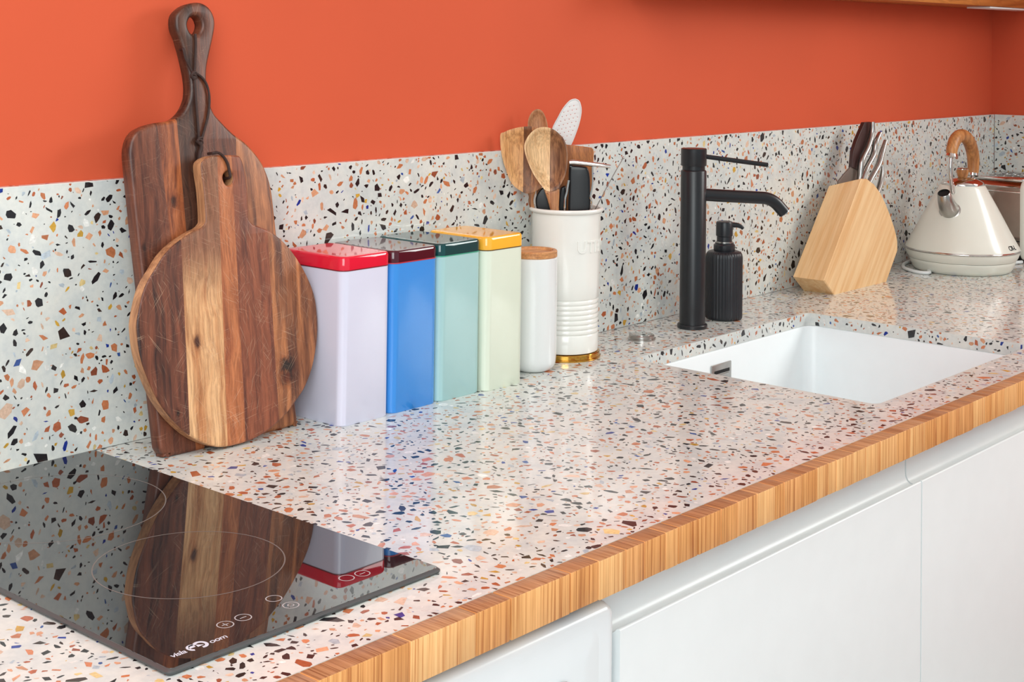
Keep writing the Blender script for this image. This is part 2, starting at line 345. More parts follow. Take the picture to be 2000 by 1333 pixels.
def chips(x0, x1, y0, y1, rnd, hole=None, density=1.0, big=1.14):
    """returns list of (polygon, colour)"""
    area_ = (x1-x0)*(y1-y0); grid = {}; cell = .012; out = []
    sizes = []
    for cnt, lo, hi in ((230, .0056, .0088), (2100, .0035, .0057), (4000, .0020, .0036), (3800, .0009, .0020)):
        for _ in range(int(cnt*area_*density)): sizes.append(rnd.uniform(lo, hi)*big)
    sizes.sort(reverse=True)
    cols, wts = zip(*PAL)
    for r in sizes:
        for _ in range(14):
            x = rnd.uniform(x0, x1); y = rnd.uniform(y0, y1)
            if hole and hole[0]-r < x < hole[1]+r and hole[2]-r < y < hole[3]+r: continue
            gx, gy = int(x/cell), int(y/cell); ok = True
            for i in (-1, 0, 1):
                for j in (-1, 0, 1):
                    for (a, b, q) in grid.get((gx+i, gy+j), ()):
                        if (a-x)**2+(b-y)**2 < ((r+q)*.80)**2: ok = False; break
                    if not ok: break
                if not ok: break
            if ok: break
        if not ok: continue
        grid.setdefault((gx, gy), []).append((x, y, r))
        col = rnd.choices(cols, wts)[0]
        n = rnd.choice((4, 4, 5, 5, 6, 7)); asp = rnd.uniform(.24, .85) if col[0] < 70 else rnd.uniform(.34, .95)
        an = rnd.uniform(0, PI); ph = rnd.uniform(0, 6.28)
        pts = []
        for i in range(n):
            t = ph+2*PI*(i+rnd.uniform(-.34, .34))/n; q = r*rnd.uniform(.72, 1.2)
            a, b = q*math.cos(t), q*math.sin(t)*asp
            pts.append((x+a*math.cos(an)-b*math.sin(an), y+a*math.sin(an)+b*math.cos(an)))
        pts = clip_poly(pts, x0, x1, y0, y1)
        if not pts: continue
        g = rnd.uniform(.82, 1.15)
        out.append((pts, tuple(min(1, c*g) for c in lin(col)[:3])+(1,)))
    return out
def chip_mesh(name, groups, parent):
    """groups: list of (chips, function mapping 2D to 3D)"""
    verts, faces, cols = [], [], []
    for ch, f in groups:
        for p, c in ch:
            b = len(verts); verts += [f(*q) for q in p]; faces.append(tuple(range(b, b+len(p)))); cols.append(c)
    me = bpy.data.meshes.new(name); me.from_pydata(verts, [], faces)
    at = me.color_attributes.new('tone', 'FLOAT_COLOR', 'CORNER'); k = 0
    for i, p in enumerate(me.polygons):
        for _ in range(p.loop_total): at.data[k].color = cols[i]; k += 1
    o = link(name, me, M_chip, parent, None); o['kind'] = 'stuff'
    return o
UPV = .00006

# ------------------------------------------------------------------ the room
def struct(name, bm, m): return tagit(obj(name, bm, m, None, 30), kind='structure')
bm = bmesh.new(); box(bm, XL-1.2, XR+.112, -3.6, .112, -.05, 0); struct('floor', bm, M_floor)
bm = bmesh.new(); box(bm, XL-1.2, XR+.112, .012, .112, 0, 2.6); struct('wall_back', bm, M_wall)
bm = bmesh.new(); box(bm, XR+.012, XR+.112, -3.6, .012, 0, 2.6); struct('wall_right', bm, M_wall)
bm = bmesh.new(); box(bm, XL-1.2, XR+.112, -3.6, .112, 2.6, 2.65); struct('ceiling', bm, M_plaster)

# ------------------------------------------------------------------ backsplash slabs
rnd = random.Random(7)
H = .2876
def splash(name, label, a, b, right=False):
    t = thing(name, label, 'backsplash', (0, 0, ZT))
    bm = bmesh.new()
    if right: box(bm, XR, XR+.012, a, b, .0, H, .0006, 1)
    else: box(bm, a, b, 0, .012, .0, H, .0006, 1)
    obj('slab', bm, M_terr, t)
    if right: g = [(chips(a+.0008, b-.0008, .001, H-.001, rnd), lambda p, q: (XR-UPV, p, q))]
    else:
        g = [(chips(a+.0008, b-.0008, .001, H-.001, rnd), lambda p, q: (p, -UPV, q)),
             (chips(a+.001, b-.001, .001, .011, rnd), lambda p, q: (p, q, H+UPV))]
    chip_mesh('terrazzo_chips', g, t)
splash('backsplash_slab', 'speckled terrazzo backsplash slab behind the boards, tins and black tap', XL, 1.3142)
splash('backsplash_slab', 'speckled terrazzo backsplash slab behind the knife block and kettle', 1.3152, XR)
splash('backsplash_slab', 'speckled terrazzo backsplash slab on the right-hand wall behind the toaster', -1.0, -.0005, True)

# ------------------------------------------------------------------ worktop with sink cut-out, laminated wooden front edge
SX0, SX1, SY0, SY1 = .7735, 1.2612, -.5173, -.1454
D = .5772
top = thing('worktop', 'polished speckled terrazzo worktop with a striped wooden front edge', 'worktop', (0, 0, ZT))
bm = bmesh.new()
def hole_slab(bm, z0, z1, r=.012, n=6):
    outer = [(XL, -D), (XR, -D), (XR, 0), (XL, 0)]
    ring = rrect(SX0, SX1, SY0, SY1, r, 0, n)
    o3 = [[bm.verts.new((x, y, z)) for x, y in outer] for z in (z0, z1)]
    i3 = [[bm.verts.new((p[0], p[1], z)) for p in ring] for z in (z0, z1)]
    m_ = len(ring)
    for k in (0, 1):
        # corner order of rrect: (x1,y1),(x0,y1),(x0,y0),(x1,y0)
        co = [o3[k][2], o3[k][3], o3[k][0], o3[k][1]]
        q = n+1
        for c in range(4):
            for i in range(n): bm.faces.new((co[c], i3[k][c*q+i], i3[k][c*q+i+1]))
            bm.faces.new((co[c], i3[k][c*q+n], i3[k][(c*q+n+1) % m_], co[(c+1) % 4]))
    for i in range(4): bm.faces.new((o3[0][i], o3[0][(i+1) % 4], o3[1][(i+1) % 4], o3[1][i]))
    for i in range(m_): bm.faces.new((i3[0][i], i3[0][(i+1) % m_], i3[1][(i+1) % m_], i3[1][i]))
hole_slab(bm, -.02, 0); obj('slab', bm, M_terr, top, 25)
g = [(chips(XL, XR, -D, 0, rnd, (SX0, SX1, SY0, SY1), 1.0), lambda p, q: (p, q, UPV)),
     (chips(SX0+.013, SX1-.013, -.0195, -.0005, rnd, None, 1.2), lambda p, q: (p, SY1-UPV, q)),
     (chips(SX0+.013, SX1-.013, -.0195, -.0005, rnd), lambda p, q: (p, SY0+UPV, q)),
     (chips(SY0+.013, SY1-.013, -.0195, -.0005, rnd, None, 1.2), lambda p, q: (SX1-UPV, p, q)),
     (chips(SY0+.013, SY1-.013, -.0195, -.0005, rnd), lambda p, q: (SX0+UPV, p, q))]
chip_mesh('terrazzo_chips', g, top)
def edge_mat(i, c1, c2, shade=1.0):
    m, nt, bs = new_mat('laminated_edge')
    shade *= 1.06; c1 = tuple(min(252, v*shade) for v in c1); c2 = tuple(v*shade for v in c2)
    v = mapped(nt, (1, .02, .012), loc=(i*.37, 0, 0)); a = noise(nt, v, 620, 2, .6); b = noise(nt, v, 130, 2, .5)
    e = noise(nt, mapped(nt, (1, .3, .3), loc=(i, 0, 0)), 90, 3, .6)
    col = ramp(nt, a, [(.3, c2), (.5, c1), (.62, tuple(min(255, x+12) for x in c1))])
    col = mix(nt, .55, col, ramp(nt, b, [(.35, (.74, .66, .58, 1)), (.6, (1, 1, 1, 1))]), 'MULTIPLY')
    col = mix(nt, .4, col, ramp(nt, e, [(.3, (.8, .76, .72, 1)), (.6, (1, 1, 1, 1))]), 'MULTIPLY')
    nt.links.new(col, bs.inputs['Base Color']); bs.inputs['Roughness'].default_value = .42
    bump(nt, bs, a, .35, .0006)
    return m
EM = [edge_mat(0, (228, 170, 108), (184, 116, 62)), edge_mat(1, (234, 180, 120), (198, 132, 76)), edge_mat(2, (218, 156, 94), (172, 104, 54)),
      edge_mat(3, (224, 164, 104), (178, 112, 62))]
EM = [(m_, t_) for m_, t_ in zip(EM, [edge_mat(4+i, c1, c2, .80) for i, (c1, c2) in enumerate([((214, 158, 112), (166, 108, 68)), ((220, 166, 118), (176, 118, 76)), ((204, 146, 100), (156, 98, 60)), ((212, 154, 106), (162, 104, 64))])])]  # darker copies for the top faces, their shading painted into the colour
bm = bmesh.new(); box(bm, XL, XR, -D-.0175, -D-.0002, -.0338, -.0012); obj('backing_strip', bm, plain('dark_glue', (120, 62, 34), .7), top)
fixed = [-.1156, -.0027, .0723, .1108]
x = XL; cuts = [XL]; er = random.Random(3)
while x < XR-.02:
    x += er.uniform(.055, .12) if x < .1 else er.uniform(.016, .042)
    for f_ in fixed:
        if abs(x-f_) < .03 or cuts[-1] < f_ < x: x = f_; break
    if x-cuts[-1] > .008: cuts.append(min(x, XR))
for a, b in zip(cuts, cuts[1:]):
    bm = bmesh.new(); dy = er.uniform(-.0005, .0004)
    gp = .0012 if abs(b+.0027) < .002 else .0005
    box(bm, a+.0002, b-gp, -D-.0209+dy, -D, -.034+er.uniform(-.0004, .0004), -.0001, .0011, 2)
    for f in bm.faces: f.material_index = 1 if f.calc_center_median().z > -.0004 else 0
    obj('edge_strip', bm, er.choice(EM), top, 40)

# ------------------------------------------------------------------ sink
sk = thing('sink', 'white undermounted rectangular sink set in the terrazzo worktop', 'sink', (0, 0, ZT))
bm = bmesh.new()
rings = [rrect(SX0-.010, SX1+.010, SY0-.010, SY1+.010, .03, -.0203), rrect(SX0-.001, SX1+.001, SY0-.001, SY1+.001, .022, -.0203),
         rrect(SX0+.001, SX1-.001, SY0+.001, SY1-.001, .022, -.024)]
rings += [rrect(SX0+.004, SX1-.004, SY0+.004, SY1-.004, .024, -.17), rrect(SX0+.007, SX1-.007, SY0+.007, SY1-.007, .025, -.186),
          rrect(SX0+.016, SX1-.016, SY0+.016, SY1-.016, .03, -.196), rrect(SX0+.032, SX1-.032, SY0+.032, SY1-.032, .03, -.2)]
out_ = [rrect(SX0+.03, SX1-.03, SY0+.03, SY1-.03, .03, -.212), rrect(SX0-.006, SX1+.006, SY0-.006, SY1+.006, .03, -.2), rrect(SX0-.010, SX1+.010, SY0-.010, SY1+.010, .03, -.028)]
allr = rings; vr = loft(bm, rings, False, True)
vo = loft(bm, out_, True, False)
n_ = len(vr[0])
for i in range(n_): bm.faces.new((vo[-1][i], vo[-1][(i+1) % n_], vr[0][(i+1) % n_], vr[0][i]))
obj('basin', bm, M_sink, sk, 40)
bm = bmesh.new(); lathe(bm, [(.045, -.1995), (.045, -.1975), (.036, -.1975), (.03, -.1992)], 40, ((SX0+SX1)/2, (SY0+SY1)/2, 0)); obj('drain', bm, M_chrome, sk)
ox0, ox1, oz0, oz1 = .9690, 1.0225, -.094, -.0405; oy = SY1-.0012
bm = bmesh.new(); box(bm, ox0, ox1, oy-.0032, oy-.0005, oz0, oz1, .0012); ov = obj('overflow_plate', bm, M_steel, sk)
bm = bmesh.new(); box(bm, ox0+.006, ox1-.006, oy-.0036, oy-.0030, oz1-.0145, oz1-.0095, .0002)
obj('overflow_slot', bm, M_dark, ov)
bm = bmesh.new(); box(bm, ox0+.006, ox1-.006, oy-.0036, oy-.0030, oz0+.009, oz0+.014, .0002); obj('overflow_slot', bm, M_dark, ov)
bm = bmesh.new(); box(bm, ox0+.008, ox1-.008, oy-.0042, oy-.0030, oz0+.016, oz1-.016, .0008); obj('overflow_cover', bm, M_steel, ov)
cp = thing('drain_knob', 'low round steel drain knob set in the worktop left of the black tap', 'knob', (CAP[0], CAP[1], ZT))
bm = bmesh.new(); lathe(bm, [(.0205, 0), (.0205, .0022), (.0188, .003), (.0188, .0068), (.0178, .0076)], 48); obj('rim', bm, M_steel, cp)
bm = bmesh.new(); lathe(bm, [(.0150, .0076), (.0150, .0080), (.0130, .0082)], 48); obj('button', bm, M_chrome, cp)

# ------------------------------------------------------------------ hob
hb = thing('hob', 'black glass ceramic hob panel mirroring the chopping boards', 'hob', (0, 0, ZT))
HX0, HX1, HY0, HY1 = -.2725, 0.0, -.5195, -.0105
bm = bmesh.new()
loft(bm, [rrect(HX0+.0014, HX1-.0014, HY0+.0014, HY1-.0014, .0035, .0002), rrect(HX0, HX1, HY0, HY1, .005, .0016),
          rrect(HX0, HX1, HY0, HY1, .005, .0028), rrect(HX0+.0022, HX1-.0022, HY0+.0022, HY1-.0022, .004, .0045)])
obj('trim_edge', bm, plain('grey_glass_edge', (84, 88, 89), .4, .3), hb, 50)
mg, ntg, bg = new_mat('black_glass'); bg.inputs['Base Color'].default_value = (.012, .012, .013, 1); bg.inputs['IOR'].default_value = 2.35
fz = noise(ntg, mapped(ntg), 9, 3); rr = N(ntg, 'ShaderNodeMapRange'); rr.inputs['To Min'].default_value = .005; rr.inputs['To Max'].default_value = .02
ntg.links.new(fz, rr.inputs['Value']); ntg.links.new(rr.outputs[0], bg.inputs['Roughness'])
bm = bmesh.new()
loft(bm, [rrect(HX0+.0022, HX1-.0022, HY0+.0022, HY1-.0022, .004, .0040), rrect(HX0+.0022, HX1-.0022, HY0+.0022, HY1-.0022, .004, .0048)])
obj('glass_panel', bm, mg, hb, None)
def ring(bm, cx, cy, r, w, z, seg=96):
    a = [bm.verts.new((cx+(r-w/2)*math.cos(2*PI*i/seg), cy+(r-w/2)*math.sin(2*PI*i/seg), z)) for i in range(seg)]
    b = [bm.verts.new((cx+(r+w/2)*math.cos(2*PI*i/seg), cy+(r+w/2)*math.sin(2*PI*i/seg), z)) for i in range(seg)]
    for i in range(seg): j = (i+1) % seg; bm.faces.new((a[i], b[i], b[j], a[j]))
ZP = .00485
M_ring = plain('printed_ring', (112, 108, 104), .5)
bm = bmesh.new(); ring(bm, -.1366, -.3595, .0782, .0011, ZP); obj('cooking_zone', bm, M_ring, hb, None)
bm = bmesh.new(); ring(bm, -.1319, -.1483, .0999, .0011, ZP); obj('cooking_zone', bm, M_ring, hb, None)
for k, (tx, ty) in enumerate(TOUCH):
    bm = bmesh.new(); ring(bm, tx, ty, .0062, .0009, ZP, 36)
    if k == 0: box(bm, tx-.003, tx+.003, ty-.0004, ty+.0004, ZP-.0001, ZP); box(bm, tx-.0004, tx+.0004, ty-.003, ty+.003, ZP-.0001, ZP)
    if k in (1, 5): box(bm, tx-.003, tx+.003, ty-.0004, ty+.0004, ZP-.0001, ZP)
    if k == 3: ring(bm, tx, ty, .0024, .0008, ZP, 20)
    obj('touch_symbol', bm, M_mark, hb, None)
# printed maker's mark: small letters, two leaf-shaped letters in the middle, small letters
bm = bmesh.new()
def add_text(bm, s, size, x, y, rot=0, spacing=.9, bold=.0001):
    me = text_mesh(s, size, 0, spacing, .2, bold)
    M_ = Matrix.Translation((x, y, ZP)) @ Matrix.Rotation(rot, 4, 'Z'); me.transform(M_); bm.from_mesh(me); bpy.data.meshes.remove(me)
lx, ly = -.2580, -.5035
add_text(bm, 'visla', .0088, lx, ly); add_text(bm, 'oom', .0088, lx+.0335, ly)
def leaf(bm, cx, cy, rx, ry, a0, a1, hole=.55, seg=24):
    A = []; B = []
    for i in range(seg+1):
        t = math.radians(a0+(a1-a0)*i/seg)
        A.append(bm.verts.new((cx+rx*math.cos(t), cy+ry*math.sin(t), ZP))); B.append(bm.verts.new((cx+rx*hole*math.cos(t), cy+ry*hole*math.sin(t), ZP)))
    for i in range(seg): bm.faces.new((A[i], A[i+1], B[i+1], B[i]))
leaf(bm, lx+.0205, ly+.0035, .0052, .0058, 60, 245); leaf(bm, lx+.0272, ly+.0040, .0056, .0062, -110, 150)
bm.faces.new([bm.verts.new(v) for v in ((lx+.0165, ly+.0035, ZP), (lx+.0225, ly+.0035, ZP), (lx+.0235, ly+.0085, ZP), (lx+.0195, ly+.0082, ZP))])
bm.faces.new([bm.verts.new(v) for v in ((lx+.0235, ly+.0020, ZP), (lx+.0290, ly+.0025, ZP), (lx+.0245, ly+.0065, ZP))])
obj('printed_logo', bm, M_logo, hb, None)

# ------------------------------------------------------------------ base cabinets and washing machine
FY = -.585
def cabinet(x0, x1, label):
    t = thing('base_cabinet', label, 'cabinet', (0, 0, 0))
    bm = bmesh.new(); box(bm, x0+.001, x1-.001, -.54, -.03, .1, .66); box(bm, x0+.001, x0+.0045, -.54, -.03, .66, .86); box(bm, x1-.0045, x1-.001, -.54, -.03, .66, .86)
    obj('carcass', bm, M_white, t)
    prof = [(FY+.018, .104), (FY+.002, .104), (FY, .106), (FY, .8225), (FY+.0006, .8236), (FY+.002, .824), (FY+.0035, .8236), (FY+.0065, .8205), (FY+.0105, .8180),
            (FY+.0145, .8185), (FY+.0180, .821), (FY+.0205, .826), (FY+.0210, .834), (FY+.0210, .8645), (FY+.027, .8645), (FY+.027, .815), (FY+.018, .812)]
    bm = bmesh.new(); loft(bm, [[(x, p[0], p[1]) for p in prof] for x in (x0+.0016, x1-.0016)])
    obj('door', bm, M_white, t, 50)
    bm = bmesh.new(); box(bm, x0, x1, -.53, -.515, 0.0, .1); obj('plinth', bm, M_white, t)
cabinet(.1575, .7562, 'white handleless cabinet door between the washing machine and the right-hand door')
cabinet(.7562, 1.3562, 'white handleless cabinet at the far right under the sink')
cabinet(1.3562, 1.9562, 'white handleless cabinet beyond the sink, out past the right edge')
wm = thing('washing_machine', 'white washing machine front with rounded top corner under the wooden worktop edge', 'washing machine', (0, 0, 0))
bm = bmesh.new(); box(bm, -.4425, .1500, -.555, -.05, .01, .8500, .004); obj('body', bm, M_enamel, wm)
WF = -.587
def yrings(x0, x1, z0, z1, r, ys, ins):
    return [[(p[0], y, p[1]) for p in rrect(x0+i, x1-i, z0+i, z1-i, max(r-i, .002), 0)] for y, i in zip(ys, ins)]
bm = bmesh.new(); loft(bm, yrings(-.4435, .1513, .705, .8535, .014, [-.555, WF+.010, WF+.004, WF+.001, WF], [0, 0, .0022, .0055, .0095]))
fp = obj('fascia', bm, M_enamel, wm, 60)
bm = bmesh.new(); loft(bm, yrings(-.4435, .1513, .02, .703, .012, [-.555, WF+.010, WF+.003, WF], [0, 0, .003, .008])); obj('front_panel', bm, M_enamel, wm, 60)
bm = bmesh.new()                    # shallow raised control field with a ramped right side
loft(bm, yrings(-.36, .1290, .690, .8400, .016, [WF+.0005, WF-.0010, WF-.0020, WF-.0024], [0, .010, .020, .026])); obj('control_field', bm, M_enamel, wm, 40)
def ycyl(bm, cx, cz, prof, seg=40):
    loft(bm, [[(cx+r*math.cos(2*PI*i/seg), y, cz+r*math.sin(2*PI*i/seg)) for i in range(seg)] for r, y in prof])
bm = bmesh.new(); ycyl(bm, .0700, .7985, [(.0105, WF-.004), (.0105, WF-.0065), (.0088, WF-.0072), (.0080, WF-.0062)]); kb = obj('programme_dial', bm, M_chrome, wm)
bm = bmesh.new(); ycyl(bm, .0700, .7985, [(.0074, WF-.006), (.0074, WF-.012), (.0062, WF-.013)]); obj('dial_cap', bm, M_white, kb)
bm = bmesh.new(); ycyl(bm, -.1460, .40, [(.21, WF+.002), (.215, WF-.006), (.20, WF-.016), (.16, WF-.018), (.145, WF-.008)], 64); obj('porthole_door', bm, M_enamel, wm)
bm = bmesh.new(); ycyl(bm, -.1460, .40, [(.145, WF-.008), (.12, WF-.022), (.05, WF-.028)], 64); obj('porthole_glass', bm, mg, wm)

# ------------------------------------------------------------------ wall shelf at the top right
M_shelf = wood('oiled_oak', (214, 140, 70), (176, 102, 44), .45, 'X', 200, 30, 4)
sh = thing('wall_shelf', 'warm oiled wood shelf fixed high on the orange wall', 'shelf', (0, 0, ZT+.527))
bm = bmesh.new(); box(bm, .95, XR+.010, -.100, .010, 0.0, .040, .0012); obj('board', bm, M_shelf, sh)
bm = bmesh.new(); box(bm, 2.10, XR+.008, -.097, -.045, -.004, -.0002, .001); obj('light_strip', bm, M_white, sh)

# ------------------------------------------------------------------ chopping boards
TH = math.atan(.13)
RX = PI/2-TH
b1 = thing('chopping_board', 'large dark wooden chopping board with a long looped handle, leaning on the wall', 'chopping board', (.04, -.080, ZT+.0022), (RX, 0, 0))
full = plate_mesh([B1, B1H], .018, .0045, 0)
gl = [None, (.0386, -.070), (.0500, -.028), (.0670, .007), (.0930, .080), None]; rb = list(zip(gl, gl[1:]))
bc = [((124, 70, 48), (74, 38, 28)), ((180, 104, 60), (112, 54, 30)), ((92, 56, 40), (46, 27, 22)), ((118, 66, 44), (66, 34, 26)), ((186, 120, 76), (110, 62, 38))]
for k, ((a, b), (cl, cd)) in enumerate(zip(rb, bc)):
    kn = [(KNOTS1[0][0], KNOTS1[0][1], .006, (40, 26, 20)), (KNOTS1[1][0], KNOTS1[1][1], .004, (60, 36, 26))] if k == 1 else ([(KNOTS1[2][0], KNOTS1[2][1], .003, (90, 80, 70))] if k == 0 else ())
    m = wood('walnut_stave', cl, cd, .42, 'Y', 420, 120, 11+k, kn, .6, .12)
    obj('stave', cut(full, a, b), m, b1, 30)
full.free()
def lift(pts, h): return [(p[0], p[1], h) for p in pts]
bm = bmesh.new()
tube(bm, catmull(lift(C1A, .0012), 6), .0015, 8)
tube(bm, catmull([(C1B[0][0], C1B[0][1], -.004)]+lift(C1B, .0016), 6), .0015, 8)
tube(bm, catmull(lift(C1C, .0016), 6), .0015, 8); tube(bm, catmull(lift(C1D, .0018), 6), .0014, 8)
tube(bm, catmull(lift(C1E, .002), 6), .0022, 8)
for (kx, ky) in ((C1A[-1]), (C1C[-1])):
    for s in range(3):
        a = .6+s*1.1
        tube(bm, [(kx+.0042*math.cos(t)*math.cos(a)-.0022*math.sin(t)*math.sin(a), ky-.001*s+.0042*math.cos(t)*math.sin(a)+.0022*math.sin(t)*math.cos(a), .0028+.0008*math.sin(t+s)) for t in [2*PI*i/16 for i in range(17)]], .0013, 7)
obj('leather_cord', bm, M_cord, b1)
b2 = thing('chopping_board', 'round striped wooden chopping board with a short holed handle, propped in front', 'chopping board', (.10, -.0997, ZT+.0021), (RX, 0, 0))
full = plate_mesh([B2, B2H], .0165, .0026, 0)
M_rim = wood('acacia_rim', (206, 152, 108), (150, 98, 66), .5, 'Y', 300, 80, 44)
gl = [None, (-.0425, .02), (.0055, .035), (.0300, .020), (.0775, .010), None]; rb = list(zip(gl, gl[1:]))
bc = [((128, 72, 50), (54, 30, 26)), ((232, 184, 134), (186, 124, 78)), ((190, 116, 72), (146, 78, 46)), ((150, 84, 56), (96, 48, 34)), ((198, 128, 80), (88, 48, 32))]
for k, ((a, b), (cl, cd)) in enumerate(zip(rb, bc)):
    kn = ()
    if k == 1: kn = [(KNOTS2[0][0]+.004, KNOTS2[0][1], .0060, (34, 18, 14))]
    if k == 4: kn = [(KNOTS2[1][0]-.001, KNOTS2[1][1]+.001, .0150, (5, 4, 4), .85), (KNOTS2[1][0]-.002, KNOTS2[1][1]-.013, .0125, (70, 40, 28), .9)]
    if k == 0: kn = [(KNOTS2[3][0]+.002, KNOTS2[3][1], .003, (30, 18, 14))]
    m = wood('acacia_stave', cl, cd, .45, 'Y', 420, 110 if k != 4 else 90, 32+k, kn, .5 if k != 4 else .8, .34, patina=(.165, .235, (120, 68, 50)) if k == 1 else None)
    bs_ = cut(full, a, b)
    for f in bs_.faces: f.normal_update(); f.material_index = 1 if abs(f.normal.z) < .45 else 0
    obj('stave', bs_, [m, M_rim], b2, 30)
full.free()
bm = bmesh.new(); tube(bm, catmull([(C2[0][0]-.001, C2[0][1], -.007)]+lift(C2, .0014)+[(C2[-1][0], C2[-1][1]-.001, -.008)], 6), .0016, 8); obj('leather_cord', bm, M_cord, b2)

# ------------------------------------------------------------------ storage tins
def tin(x0, x1, yf, yb, body, lidc, label, lip, ht=.193):
    t = thing('storage_tin', label, 'tin', ((x0+x1)/2, (yf+yb)/2, ZT)); w = (x1-x0)/2; d = (yb-yf)/2; r = .0105
    bm = bmesh.new(); loft(bm, [rrect(-w+.001, w-.001, -d+.001, d-.001, r, 0), rrect(-w+.0003, w-.0003, -d+.0003, d-.0003, r, .001), rrect(-w+.0003, w-.0003, -d+.0003, d-.0003, r, .1778)])
    obj('body', bm, plain('painted_tin', body, .26, var=.01, coat=.2), t, 40)
    bm = bmesh.new(); loft(bm, [rrect(-w-.0001, w+.0001, -d-.0001, d+.0001, r, .1764), rrect(-w-.0001, w+.0001, -d-.0001, d+.0001, r, .1776)]); obj('lid_rim', bm, plain('lid_rim_paint', lip, .3), t, 40)
    rg = [rrect(-w, w, -d, d, r, .1776), rrect(-w, w, -d, d, r, ht-.0035), rrect(-w+.0008, w-.0008, -d+.0008, d-.0008, r-.0008, ht-.0016),
          rrect(-w+.0022, w-.0022, -d+.0022, d-.0022, r-.002, ht-.0004), rrect(-w+.0042, w-.0042, -d+.0042, d-.0042, r-.004, ht), rrect(-w+.0070, w-.0070, -d+.0070, d-.0070, r-.006, ht)]
    ml, ntl, bl = new_mat('gloss_lid'); ntl.links.new(ramp(ntl, noise(ntl, mapped(ntl), 20), [(.3, tuple(c*.97 for c in lidc)), (.7, lidc)]), bl.inputs['Base Color'])
    bl.inputs['Roughness'].default_value = .06; bl.inputs['IOR'].default_value = 1.6
    bm = bmesh.new(); loft(bm, rg); obj('lid', bm, ml, t, 25)
tin(.2478, .3252, -.1225, -.016, (214, 214, 232), (222, 30, 56), 'lavender rectangular storage tin with a glossy red lid', (120, 20, 34))
tin(.3283, .4068, -.1212, -.010, (56, 140, 220), (74, 20, 34), 'bright blue rectangular storage tin with a dark maroon lid', (190, 50, 60), .1918)
tin(.4080, .4852, -.1215, -.008, (164, 202, 202), (4, 66, 68), 'pale teal rectangular storage tin with a dark green lid', (60, 160, 130), .1925)
tin(.4862, .5600, -.1280, -.022, (222, 230, 212), (246, 182, 60), 'pale cream-green rectangular storage tin with a yellow lid', (90, 70, 40), .194)

# ------------------------------------------------------------------ jar with wooden lid
j = thing('lidded_jar', 'slim white ceramic jar with a wooden lid beside the yellow-lidded tin', 'jar', (JAR[0], JAR[1], ZT))
R = .0318
bm = bmesh.new(); lathe(bm, [(.018, 0), (.0215, .0006), (.0262, .0032), (.0296, .0075), (.0312, .0130), (R, .020), (R, .1505), (R-.0012, .1520)], 72); obj('body', bm, M_jar, j)
bm = bmesh.new(); lathe(bm, [(R-.001, .1520), (R, .1528), (R, .1600), (R-.0012, .1614), (R-.0050, .1614), (R-.0065, .1600), (R-.0072, .1582), (.010, .1582)], 72)
obj('lid', bm, wood('bamboo_lid', (222, 164, 108), (192, 126, 74), .45, 'X', 300, 60, 2), j)

# ------------------------------------------------------------------ brass trivet and utensil crock
cx, cy = CROCK
tv = thing('trivet', 'low round polished brass base under the cream utensil crock', 'trivet', (cx, cy, ZT))
bm = bmesh.new(); lathe(bm, [(.0470, 0), (.0490, .0008), (.0492, .0080), (.0484, .0090), (.040, .0092)], 80); obj('disc', bm, M_brass, tv)
bm = bmesh.new(); lathe(bm, [(.0500, .0), (.0504, .0010), (.0504, .0022), (.0492, .0030)], 80); obj('foot_ring', bm, M_brass, tv)
ck = thing('utensil_crock', 'tall cream ceramic utensil crock with ribbed base and embossed word', 'crock', (cx, cy, ZT+.0094))
zb = .0094; prof = [(.0440, 0), (.0462, .0008), (.0466, .003)]
for k in range(8):
    z = .0262+k*.0068
    prof += [(.0470, z-.0020), (.0466, z-.0012), (.0457, z), (.0466, z+.0012), (.0470, z+.0020)]
prof += [(.0474, .095), (.0483, .150), (.0486, .1880), (.0488, .1925), (.0508, .1935), (.0524, .1952), (.0528, .1972), (.0522, .1990), (.0506, .1998),
         (.0478, .1990), (.0462, .1950), (.0452, .150), (.0440, .02), (.040, .008)]
bm = bmesh.new(); lathe(bm, prof, 96); obj('body', bm, M_ceramic, ck, 50)
me = text_mesh('UTENSILS', .0230, .0007, 1.05, 0, .0003)
xs = [v.co.x for v in me.vertices]; x0 = min(xs)
a0 = math.atan2(-.657, -.754)+.30
for v in me.vertices:
    a = a0+(v.co.x-x0)/.0484; rr_ = .0482+.0007+v.co.z; z = .1405+v.co.y
    v.co = Vector((rr_*math.cos(a), rr_*math.sin(a), z))
link('embossed_lettering', me, M_ceramic, ck, 30)

# ------------------------------------------------------------------ utensils standing in the crock
UR = (PI/2, 0, -yaw)
def uthing(name, label, cat, t, z=.0):
    return thing(name, label, cat, (cx-.754*t, cy-.657*t, ZT+z), UR)
def dish(outline, thick, depth, rim=.9, bulge=.5, z=0, k=4, n=16):
    pts = catmull([(p[0], p[1], 0) for p in outline], k, True)
    c = sum(pts, Vector())/len(pts); bm = bmesh.new(); fr = []; bk = []
    for s in [i/n for i in range(n, 0, -1)]:
        d = 0 if s >= rim else depth*(1-(s/rim)**3)
        fr.append([(c.x+(p.x-c.x)*s, c.y+(p.y-c.y)*s, z-d) for p in pts])
    for s in [1]+[i/n for i in range(n-1, 0, -1)]:
        d = thick*(.4 if s == 1 else 1)+depth*bulge*2*(1-s*s)
        bk.append([(c.x+(p.x-c.x)*s*(.995 if s == 1 else 1), c.y+(p.y-c.y)*s*(.995 if s == 1 else 1), z-d) for p in pts])
    loft(bm, fr[::-1]+bk, True, True)
    return bm
base_z = .0188
def clampz(pts): return [(p[0], max(p[1], base_z)) for p in pts]
